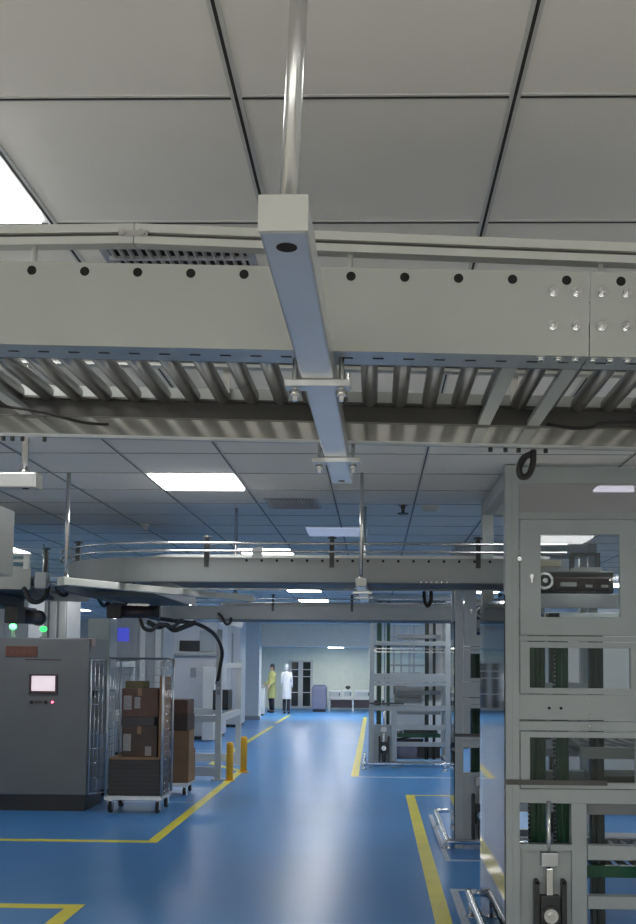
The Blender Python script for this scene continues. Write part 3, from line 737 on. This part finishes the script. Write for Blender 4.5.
def ex_blue(t, w, hh, f):
    x, z = f(123, 634); MB().box(x-.10, x+.12, -.03, 0, z-.14, z+.12, 'led_blue').build('indicator', t, bevel=.01)
    x, z = f(150, 640)
    for i in range(4): MB().box(w*(.36+.16*i), w*(.36+.16*i+.11), -.02, 0, 1.3, 2.5, 'white_paint' if i % 2 else 'grey_paint').build('panel', t, bevel=.004)
machine('grey machine with a blue indicator standing behind the cage cart', 'machine', 'machine', 115, 163, 612, 18.5, 1.0, 'grey_paint', extras=ex_blue)
def ex_white(t, w, hh, f):
    (ax, az), (bx, bz) = f(180, 640.5), f(200, 651)
    MB().box(ax, bx, -.06, 0, bz, az, 'black_plastic').build('monitor', t, bevel=.01)
    (ax, az), (bx, bz) = f(200, 630), f(215, 652)
    MB().box(ax, bx, -.04, 0, bz, az, 'tower_paint').build('hatch', t, bevel=.01)
    (ax, az), (bx, bz) = f(190.5, 667.5), f(196, 677)
    MB().box(ax, bx, -.03, 0, bz, az, 'grey_paint').build('meter', t, bevel=.005)
    (ax, az), (bx, bz) = f(160, 653), f(217, 656)
    MB().box(ax, bx, -.12, 0, bz, az, 'tower_paint').build('ledge', t, bevel=.005)
    (ax, az), (bx, bz) = f(206, 667), f(216, 738)
    MB().box(ax, bx, -.4, -.0, .02, az, 'white_paint').build('side_cabinet', t, bevel=.01)
machine('large pale machine with black monitor behind the white stand', 'machine', 'machine', 160, 218, 622, 22.6, 1.4, 'pale_machine', extras=ex_white)
def ex_tall(t, w, hh, f):
    MB().box(.05, w*.55, -.02, 0, .9, hh-.1, 'wall_white').build('door', t, bevel=.005)
    MB().box(w*.6, w*.68, -.03, 0, 1.7, 2.6, 'grey_paint').build('vent_slot', t)
    MB().box(w*.1, w*.45, -.03, 0, .55, .85, 'bracket_dark').build('drawer_recess', t)
machine('tall white cabinet left of the broad white pillar', 'machine_cabinet', 'cabinet', 219, 240, 0, 27.0, 1.2, 'pale_machine', extras=ex_tall, ztop=2.98)
q = at_y(263, 700, 31.8)
t = thing('bin_cabinet', 'small white cabinet at the pillar foot beside the person in lime coat', 'cabinet', (at_y(258.0, 661, 33.0).x, 33.0, 0))
MB().box(0, .22, 0, .35, .05, .92, 'white_paint').build('body', t, bevel=.01)
MB().box(.02, .20, .02, .33, 0, .05, 'bracket_dark').build('plinth', t)
MB().box(-.01, .23, -.01, .36, .92, .96, 'grey_paint').build('lid', t, bevel=.005)

# ------------------------------------------------------------------ roll cage cart
cart = thing('cage_cart', 'chrome wire roll cage cart loaded with boxes beside grey cabinet', 'cart', (-3.185, 11.62, 0))
cw, cd, chh = .685, .60, at_y(140, 658.5, 11.62).z
MB().box(0, cw, 0, .03, .16, .205, 'galvanised').box(0, cw, cd-.03, cd, .16, .205, 'galvanised').box(0, .03, .03, cd-.03, .16, .205, 'galvanised').box(cw-.03, cw, .03, cd-.03, .16, .205, 'galvanised').build('base_frame', cart)
dk = MB()
for i in range(9): dk.box(.03+.075*i, .06+.075*i, .02, cd-.02, .16, .175, 'steel')
dk.build('deck', cart)
for x in (0.012, cw-.012):
    for y in (.012, cd-.012): MB().cyl((x, y, .2), (x, y, chh), .014, 10, 'galvanised').build('post', cart)
def wire(x0, x1, y0, y1, z0, z1, nh, nv):
    g = MB()
    for i in range(nh):
        z = z0 + (z1-z0)*i/(nh-1); g.cyl((x0, y0, z), (x1, y1, z), .003, 5, 'chrome')
    for i in range(1, nv):
        f = i/nv; g.cyl((x0+(x1-x0)*f, y0+(y1-y0)*f, z0), (x0+(x1-x0)*f, y0+(y1-y0)*f, z1), .003, 5, 'chrome')
    return g
wire(.012, .012, .012, cd-.012, .25, chh-.02, 18, 5).build('side_mesh', cart)
wire(cw-.012, cw-.012, .012, cd-.012, .25, chh-.02, 18, 5).build('side_mesh', cart)
wire(.012, cw-.012, cd-.012, cd-.012, .25, chh-.02, 18, 6).build('rear_mesh', cart)
tb = MB()
for a, b in (((.012, .012), (cw-.012, .012)), ((cw-.012, .012), (cw-.012, cd-.012)), ((cw-.012, cd-.012), (.012, cd-.012)), ((.012, cd-.012), (.012, .012))):
    tb.cyl((*a, chh), (*b, chh), .012, 8, 'dark_tray')
tb.build('top_rim', cart)
gt = wire(0, -.13, .0, -.2, .26, chh-.03, 10, 4)
for zz in (.25, chh-.02): gt.cyl((0, 0, zz), (-.13, -.2, zz), .007, 8, 'galvanised')
gt.cyl((-.13, -.2, .25), (-.13, -.2, chh-.02), .009, 8, 'galvanised'); gt.build('open_gate', cart)
for x in (.06, cw-.06):
    for y in (.06, cd-.06):
        cs = MB().box(x-.03, x+.03, y-.03, y+.03, .145, .155, 'steel').box(x-.024, x-.019, y-.02, y+.035, .05, .15, 'chrome').box(x+.019, x+.024, y-.02, y+.035, .05, .15, 'chrome').build('caster', cart)
        MB().cyl((x-.018, y+.012, .068), (x+.018, y+.012, .068), .068, 18, 'black_rubber').cyl((x-.021, y+.012, .068), (x+.021, y+.012, .068), .03, 12, 'chrome').build('wheel', cs)
def boxthing(name, label, cat, x0, x1, y0, y1, z0, z1, m, parts=(), group=None, rot=0, tape=True):
    t = thing(name, label, cat, ((x0+x1)/2, (y0+y1)/2, z0), (0, 0, rot), group)
    w, d, h = (x1-x0)/2, (y1-y0)/2, z1-z0
    MB().box(-w, w, -d, d, 0, h, m).build('carton' if cat == 'box' else 'shell', t, bevel=.006)
    for (ux, uz, uw, uh, mm) in parts:
        MB().box(-w+2*w*ux, -w+2*w*(ux+uw), -d-.003, -d, h*uz, h*(uz+uh), mm).build('paper_label', t)
    if tape: MB().box(-.025, .025, -d-.001, d+.001, h*.75, h+.0012, 'cream_part' if m == 'cardboard' else 'cardboard').build('tape', t)
    return t
X0, Y0 = -3.185, 11.62
t = boxthing('storage_tote', 'dark ribbed tote at the bottom of the cage cart', 'tote', X0+.03, X0+.65, Y0+.05, Y0+.55, .2055, .63, 'tote_dark', tape=False)
rb = MB()
for i in range(8): rb.box(-.305, .305, -.258, -.25, .03+.05*i, .04+.05*i, 'tote_dark')
rb.build('rib', t)
MB().box(-.31, .31, -.256, .25, .425, .445, 'cardboard').build('lid', t, bevel=.004)
boxthing('cardboard_box', 'dark carton with one label standing on the tote lid', 'box', X0+.16, X0+.58, Y0+.12, Y0+.5, .651, 1.02, 'cardboard_dark', ((.05, .2, .22, .55, 'paper_label'), (.68, .05, .18, .3, 'paper_label')))
boxthing('cardboard_box', 'flat dark carton between the two labelled cartons in cage cart', 'box', X0+.15, X0+.55, Y0+.12, Y0+.5, 1.021, 1.13, 'tote_dark', tape=False)
boxthing('cardboard_box', 'reddish brown carton with two white labels near the cage top', 'box', X0+.15, X0+.585, Y0+.12, Y0+.5, 1.131, 1.47, 'cardboard_red', ((.06, .25, .22, .5, 'paper_label'), (.36, .3, .16, .4, 'paper_label')))
boxthing('cardboard_box', 'small olive package on top of the reddish carton in cart', 'box', X0+.18, X0+.42, Y0+.16, Y0+.4, 1.471, 1.56, 'olive', tape=False)
boxthing('cardboard_box', 'tall narrow tan carton at right side inside the cage cart', 'box', X0+.60, X0+.66, Y0+.14, Y0+.5, .651, 1.62, 'cardboard', tape=False)
# stack of cartons behind the cart on a small dolly
dl = thing('dolly', 'low dolly with black casters under the stacked brown cartons', 'dolly', (-3.02, 13.25, 0))
MB().box(0, .52, 0, .52, .12, .17, 'steel').build('deck', dl, bevel=.005)
for x in (.06, .46):
    for y in (.06, .46):
        cs = MB().box(x-.022, x-.018, y-.02, y+.02, .04, .12, 'steel').box(x+.018, x+.022, y-.02, y+.02, .04, .12, 'steel').build('caster', dl)
        MB().cyl((x-.016, y, .05), (x+.016, y, .05), .05, 14, 'black_rubber').build('wheel', cs)
boxthing('cardboard_box', 'brown carton lowest in the stack behind the cage cart', 'box', -3.0, -2.50, 13.27, 13.75, .171, .60, 'cardboard')
boxthing('cardboard_box', 'brown carton second from bottom in the stack behind cart', 'box', -2.99, -2.51, 13.28, 13.74, .601, .86, 'cardboard', rot=.04)
boxthing('cardboard_box', 'darker carton third from bottom in stack behind the cart', 'box', -3.0, -2.52, 13.28, 13.74, .861, 1.08, 'cardboard_dark', rot=-.03)
boxthing('cardboard_box', 'reddish carton topmost of the stack behind the cage cart', 'box', -3.0, -2.53, 13.28, 13.74, 1.081, 1.28, 'cardboard_red')

# ------------------------------------------------------------------ white machine stand
st = thing('machine_stand', 'white steel post-and-rail stand behind the orange bollards', 'stand', (-2.38, 15.0, 0))
for (x, y, z1) in ((0, 0, 2.3), (-1.9, 0, 2.3), (0, 2.2, 1.80), (-1.9, 2.2, 1.80)):
    MB().box(x-.045, x+.045, y-.045, y+.045, .02, z1, 'white_paint').build('post', st, bevel=.004)
    MB().box(x-.09, x+.09, y-.09, y+.09, 0, .02, 'white_paint').build('foot_plate', st)
for y in (0, 2.2): 
    MB().box(-1.86, -.045, y-.04, y+.04, .88, .98, 'white_paint').build('rail', st, bevel=.003)
    MB().box(-1.86, -.045, y-.04, y+.04, .06, .20, 'white_paint').build('rail', st, bevel=.003)
for x in (0, -1.9):
    MB().box(x-.04, x+.04, .045, 2.155, .88, .98, 'white_paint').build('rail', st, bevel=.003)
    MB().box(x-.04, x+.04, .045, 2.155, 1.70, 1.78, 'white_paint').build('rail', st, bevel=.003)
MB().box(-.03, .04, -.09, -.045, 1.30, 1.50, 'grey_paint').box(-.02, .03, -.10, -.09, 1.38, 1.42, 'white_paint').build('socket_box', st, bevel=.005)
MB().box(-.36, -.10, 1.6, 2.1, .985, 1.32, 'black_plastic').box(-.34, -.12, 1.585, 1.6, 1.02, 1.28, 'bracket_dark').build('black_case', st, bevel=.01)

# ------------------------------------------------------------------ bollards
def bollard(label, px, py):
    q = at_z(px, py, 0); t = thing('bollard', label, 'bollard', (q.x, q.y, 0))
    MB().lathe((0,0,0), [(.055, 0), (.055, .54), (.05, .565), (.035, .58)], 'bollard_orange', 20).build('tube', t)
    MB().lathe((0,0,0), [(.085, 0), (.085, .01), (.06, .014)], 'bollard_orange', 20).build('base_flange', t)
bollard('orange floor bollard nearer the camera by the white stand', 229.5, 780.5)
bollard('orange floor bollard farther back, right of its twin', 243.5, 772)

# ------------------------------------------------------------------ far room counter
ct = thing('work_counter', 'low steel work counter along the far white wall', 'counter', (-1.75, 36.6, 0))
MB().box(.02, 3.0, -.05, .75, .44, .50, 'white_paint').build('counter_top', ct, bevel=.01)
for x in (.08, .95, 2.0, 2.9):
    for y in (0, .68): MB().box(x-.03, x+.03, y-.03, y+.03, 0, .44, 'steel').build('leg', ct)
MB().box(.11, 2.9, .02, .7, .12, .40, 'motor_body').build('body', ct)
sl = thing('slate_machine', 'purple-grey floor machine left of the steel counter in far room', 'machine', (at_y(311.5, 700, 36.0).x, 36.0, 0))
MB().box(0, .54, 0, .8, .08, .92, 'slate_machine').build('body', sl, bevel=.05)
MB().box(.04, .50, .04, .76, 0, .08, 'black_plastic').build('plinth', sl)
MB().box(.05, .5, .1, .6, .92, .98, 'slate_machine').build('lid', sl, bevel=.015)
for i, (x, w, hh, lab) in enumerate(((.08, .48, .34, 'pale instrument box on counter beside the purple-grey machine'), (.62, .34, .36, 'pale instrument box in the middle of the far counter'), (1.05, .6, .34, 'pale instrument box at right end of the far counter'))):
    t = thing('instrument_box', lab, 'instrument', (-1.80+x, 36.75, .50)); MB().box(0, w, 0, .4, .0, hh*.75, 'pale_machine').build('case', t, bevel=.02)
    MB().box(.04, w-.04, -.012, 0, .05, hh*.75-.05, 'tower_paint').build('front_panel', t)
    MB().box(w-.09, w-.05, -.02, -.012, .08, hh*.75-.08, 'bracket_dark').build('control_strip', t)
t = thing('desk_lamp', 'small black-headed device standing on the middle instrument box', 'device', (-1.0, 36.9, .77))
MB().lathe((0,0,0), [(.06, 0), (.06, .015), (.015, .02), (.015, .06)], 'steel').build('base', t)
MB().sphere((0, -.03, .11), .08, 'black_plastic', 14, (1.2, 1, .8)).build('head', t)

# ------------------------------------------------------------------ things glimpsed through the towers on the right
def ex_r(t, w, hh, f):
    MB().box(.1, w-.1, -.02, 0, .9, 1.6, 'white_paint').build('hatch', t, bevel=.01)
    MB().box(.2, .5, -.05, -.02, 1.1, 1.3, 'black_plastic').build('handle_recess', t)
machine('pale machine glimpsed through the windows of the nearest lift tower', 'machine', 'machine', 556, 650, 0, 12.2, 1.2, 'white_paint', extras=ex_r, ztop=2.2)
machine('pale low machine glimpsed through the farthest lift tower', 'machine', 'machine', 385, 425, 0, 22.5, 1.0, 'white_paint', extras=ex_r, ztop=1.5)
machine('tall pale machine glimpsed through right half of farthest lift tower', 'machine', 'machine', 428, 470, 0, 21.0, 1.0, 'white_paint', extras=ex_r, ztop=2.3)
tb_ = thing('work_table', 'steel work table seen through low openings of nearest lift tower', 'table', (1.75, 8.4, 0))
MB().box(0, 1.6, 0, .7, .80, .84, 'steel').build('table_top', tb_, bevel=.005)
for x in (.05, 1.55):
    for y in (.05, .65): MB().box(x-.025, x+.025, y-.025, y+.025, 0, .80, 'steel').build('leg', tb_)
MB().box(.05, 1.55, .05, .65, .25, .28, 'steel').build('shelf', tb_)
t = thing('control_unit', 'small blue control unit on the steel table behind the nearest lift', 'device', (2.35, 8.5, .84))
MB().box(0, .3, 0, .3, 0, .28, 'blue_box').build('case', t, bevel=.01)
MB().cyl((.12, -.004, .15), (.12, -.03, .15), .05, 16, 'black_plastic').build('dial', t)

# ------------------------------------------------------------------ people
def skin_body(name, joints, edges, m, parent, root=0):
    me = bpy.data.meshes.new(name); me.from_pydata([j[0] for j in joints], edges, [])
    me.materials.append(MATS[m]); o = bpy.data.objects.new(name, me); COL.objects.link(o); o.parent = parent
    o.modifiers.new('skin', 'SKIN')
    lay = me.skin_vertices[0] if me.skin_vertices else None
    if lay is None:
        bmx = bmesh.new(); bmx.from_mesh(me); bmx.verts.layers.skin.verify(); bmx.to_mesh(me); bmx.free(); lay = me.skin_vertices[0]
    for i, j in enumerate(joints):
        r = j[1]; lay.data[i].radius = (r, r) if not isinstance(r, tuple) else r
        lay.data[i].use_root = (i == root)
    sb = o.modifiers.new('sub', 'SUBSURF'); sb.levels = 1; sb.render_levels = 2
    for p_ in me.polygons: p_.use_smooth = True
    o.modifiers['skin'].use_smooth_shade = True
    return o
def person(label, loc_, rotz, coat, cap, arm_fwd):
    t = thing('person', label, 'person', loc_, (0, 0, rotz)); t.scale = (.8, .85, 1)
    # local: faces -y
    J = [((0, 0, .93), .13), ((0, .01, 1.12), .125), ((0, .01, 1.32), .14), ((0, .01, 1.44), .07), ((0, 0, 1.52), .05), ((0, -.015, 1.60), .085), ((0, -.01, 1.68), .075),
         ((.17, .01, 1.38), .055), ((.22, .0, 1.12), .042), ((.20, -.05-arm_fwd*.17, .93+arm_fwd*.08), .034), ((.195, -.09-arm_fwd*.2, .87+arm_fwd*.09), .032),
         ((-.17, .01, 1.38), .055), ((-.22, .0, 1.12), .042), ((-.20, -.05-arm_fwd*.17, .93+arm_fwd*.08), .034), ((-.195, -.09-arm_fwd*.2, .87+arm_fwd*.09), .032),
         ((.09, 0, .86), .09), ((.10, -.01, .48), .06), ((.10, .02, .10), .042), ((.105, -.10, .035), .034),
         ((-.09, 0, .86), .09), ((-.10, -.01, .48), .06), ((-.10, .04, .10), .042), ((-.105, -.08, .035), .034)]
    E = [(0,1),(1,2),(2,3),(3,4),(4,5),(5,6),(2,7),(7,8),(8,9),(9,10),(2,11),(11,12),(12,13),(13,14),(0,15),(15,16),(16,17),(17,18),(0,19),(19,20),(20,21),(21,22)]
    # fingers on both hands
    for h_ in (10, 14):
        s = 1 if h_ == 10 else -1; c_ = Vector(J[h_][0])
        for i, ln in enumerate((.065, .075, .07, .055)):
            a = len(J); base = c_ + Vector((s*(-.012+.008*i), -.02+.012*i, -.035))
            J.append((tuple(base), .009)); J.append((tuple(base + Vector((-s*.006, -.012, -ln*.6))), .008)); J.append((tuple(base + Vector((-s*.014, -.028, -ln))), .007))
            E += [(h_, a), (a, a+1), (a+1, a+2)]
        a = len(J); J.append((tuple(c_ + Vector((-s*.02, -.035, -.01))), .010)); J.append((tuple(c_ + Vector((-s*.028, -.055, -.04))), .008)); E += [(h_, a), (a, a+1)]
    skin_body('body', J, E, 'skin', t)
    # face
    fc = MB()
    for s in (-1, 1): fc.sphere((s*.03, -.092, 1.615), .010, 'black_plastic', 8); fc.sphere((s*.085, -.005, 1.60), .02, 'skin', 8, (.5, 1, 1.4))
    fc.sphere((0, -.102, 1.59), .016, 'skin', 8, (.8, 1, 1.3)); fc.box(-.022, .022, -.096, -.088, 1.556, 1.562, 'sign_red'); fc.build('face', t)
    # hair or cap
    hb = MB(); hb.sphere((0, .018, 1.655), .105, 'cap_white' if cap else 'hair', 16, (.9, 1, .95)); hb.sphere((0, .05, 1.58), .085, 'cap_white' if cap else 'hair', 12, (.95, .7, 1.0)); hb.build('cap' if cap else 'hair', t)
    # coat: lofted shell from shoulders to knees, with sleeves
    cb = MB(); k = cb.mi(coat); rings = []
    for z, rx, ry, dy in ((.52, .215, .165, .01), (.60, .22, .17, .01), (.80, .205, .16, .01), (1.0, .185, .145, .01), (1.15, .18, .135, .01), (1.30, .20, .14, .01), (1.40, .185, .12, .01), (1.455, .11, .09, .01), (1.49, .072, .072, .005)):
        n = 24; rings.append([cb.bm.verts.new((rx*math.cos(2*PI*i/n)*(1+.03*math.sin(7*i)*(z < .9)), dy+ry*math.sin(2*PI*i/n)*(1+.03*math.cos(5*i)*(z < .9)), z)) for i in range(n)])
    for a, b in zip(rings, rings[1:]):
        for i in range(24):
            f_ = cb.bm.faces.new((a[i], a[(i+1)%24], b[(i+1)%24], b[i])); f_.smooth = True; f_.material_index = k
    for s in (0, 4):
        a, b, c_ = (Vector(J[7+s][0]), Vector(J[8+s][0]), Vector(J[9+s][0]))
        a2 = a + Vector((0, 0, .01)); cb.cyl(a2, b, .078, 14, coat, .062); cb.cyl(b, c_, .062, 14, coat, .05); cb.sphere(a2, .078, coat, 14); cb.sphere(b, .062, coat, 12)
    cb.build('coat', t)
    # trousers and shoes
    tr_ = MB()
    for s in (15, 19):
        a, b, c_ = (Vector(J[s][0]), Vector(J[s+1][0]), Vector(J[s+2][0])); tr_.cyl(a, b, .10, 14, 'trousers', .078); tr_.cyl(b, c_, .078, 14, 'trousers', .065); tr_.sphere(b, .078, 'trousers', 12)
    tr_.build('trousers', t)
    for s in (18, 22):
        c_ = Vector(J[s][0]); MB().sphere((c_.x, c_.y+.05, .045), .055, 'shoe_dark', 14, (.85, 2.3, .8)).build('shoe', t)
    return t
person('person in a lime green coat with dark trousers beside the white pillar', (at_z(274, 711.5, 0).x, 35.0, 0.0), -.9, 'coat_lime', False, .9)
person('person in a white coat and white cap seen from behind', (at_z(288.5, 712.5, 0).x, 34.4, 0.0), 2.9, 'coat_white', True, .1)

# ------------------------------------------------------------------ world and colour
w = bpy.data.worlds.new('world'); scene.world = w; w.use_nodes = True
w.node_tree.nodes['Background'].inputs[0].default_value = (.6, .7, .9, 1); w.node_tree.nodes['Background'].inputs[1].default_value = .3
scene.view_settings.view_transform = 'Standard'; scene.view_settings.look = 'None'
scene.view_settings.exposure = 0.0; scene.view_settings.gamma = 1.0
scene.view_settings.use_curve_mapping = False
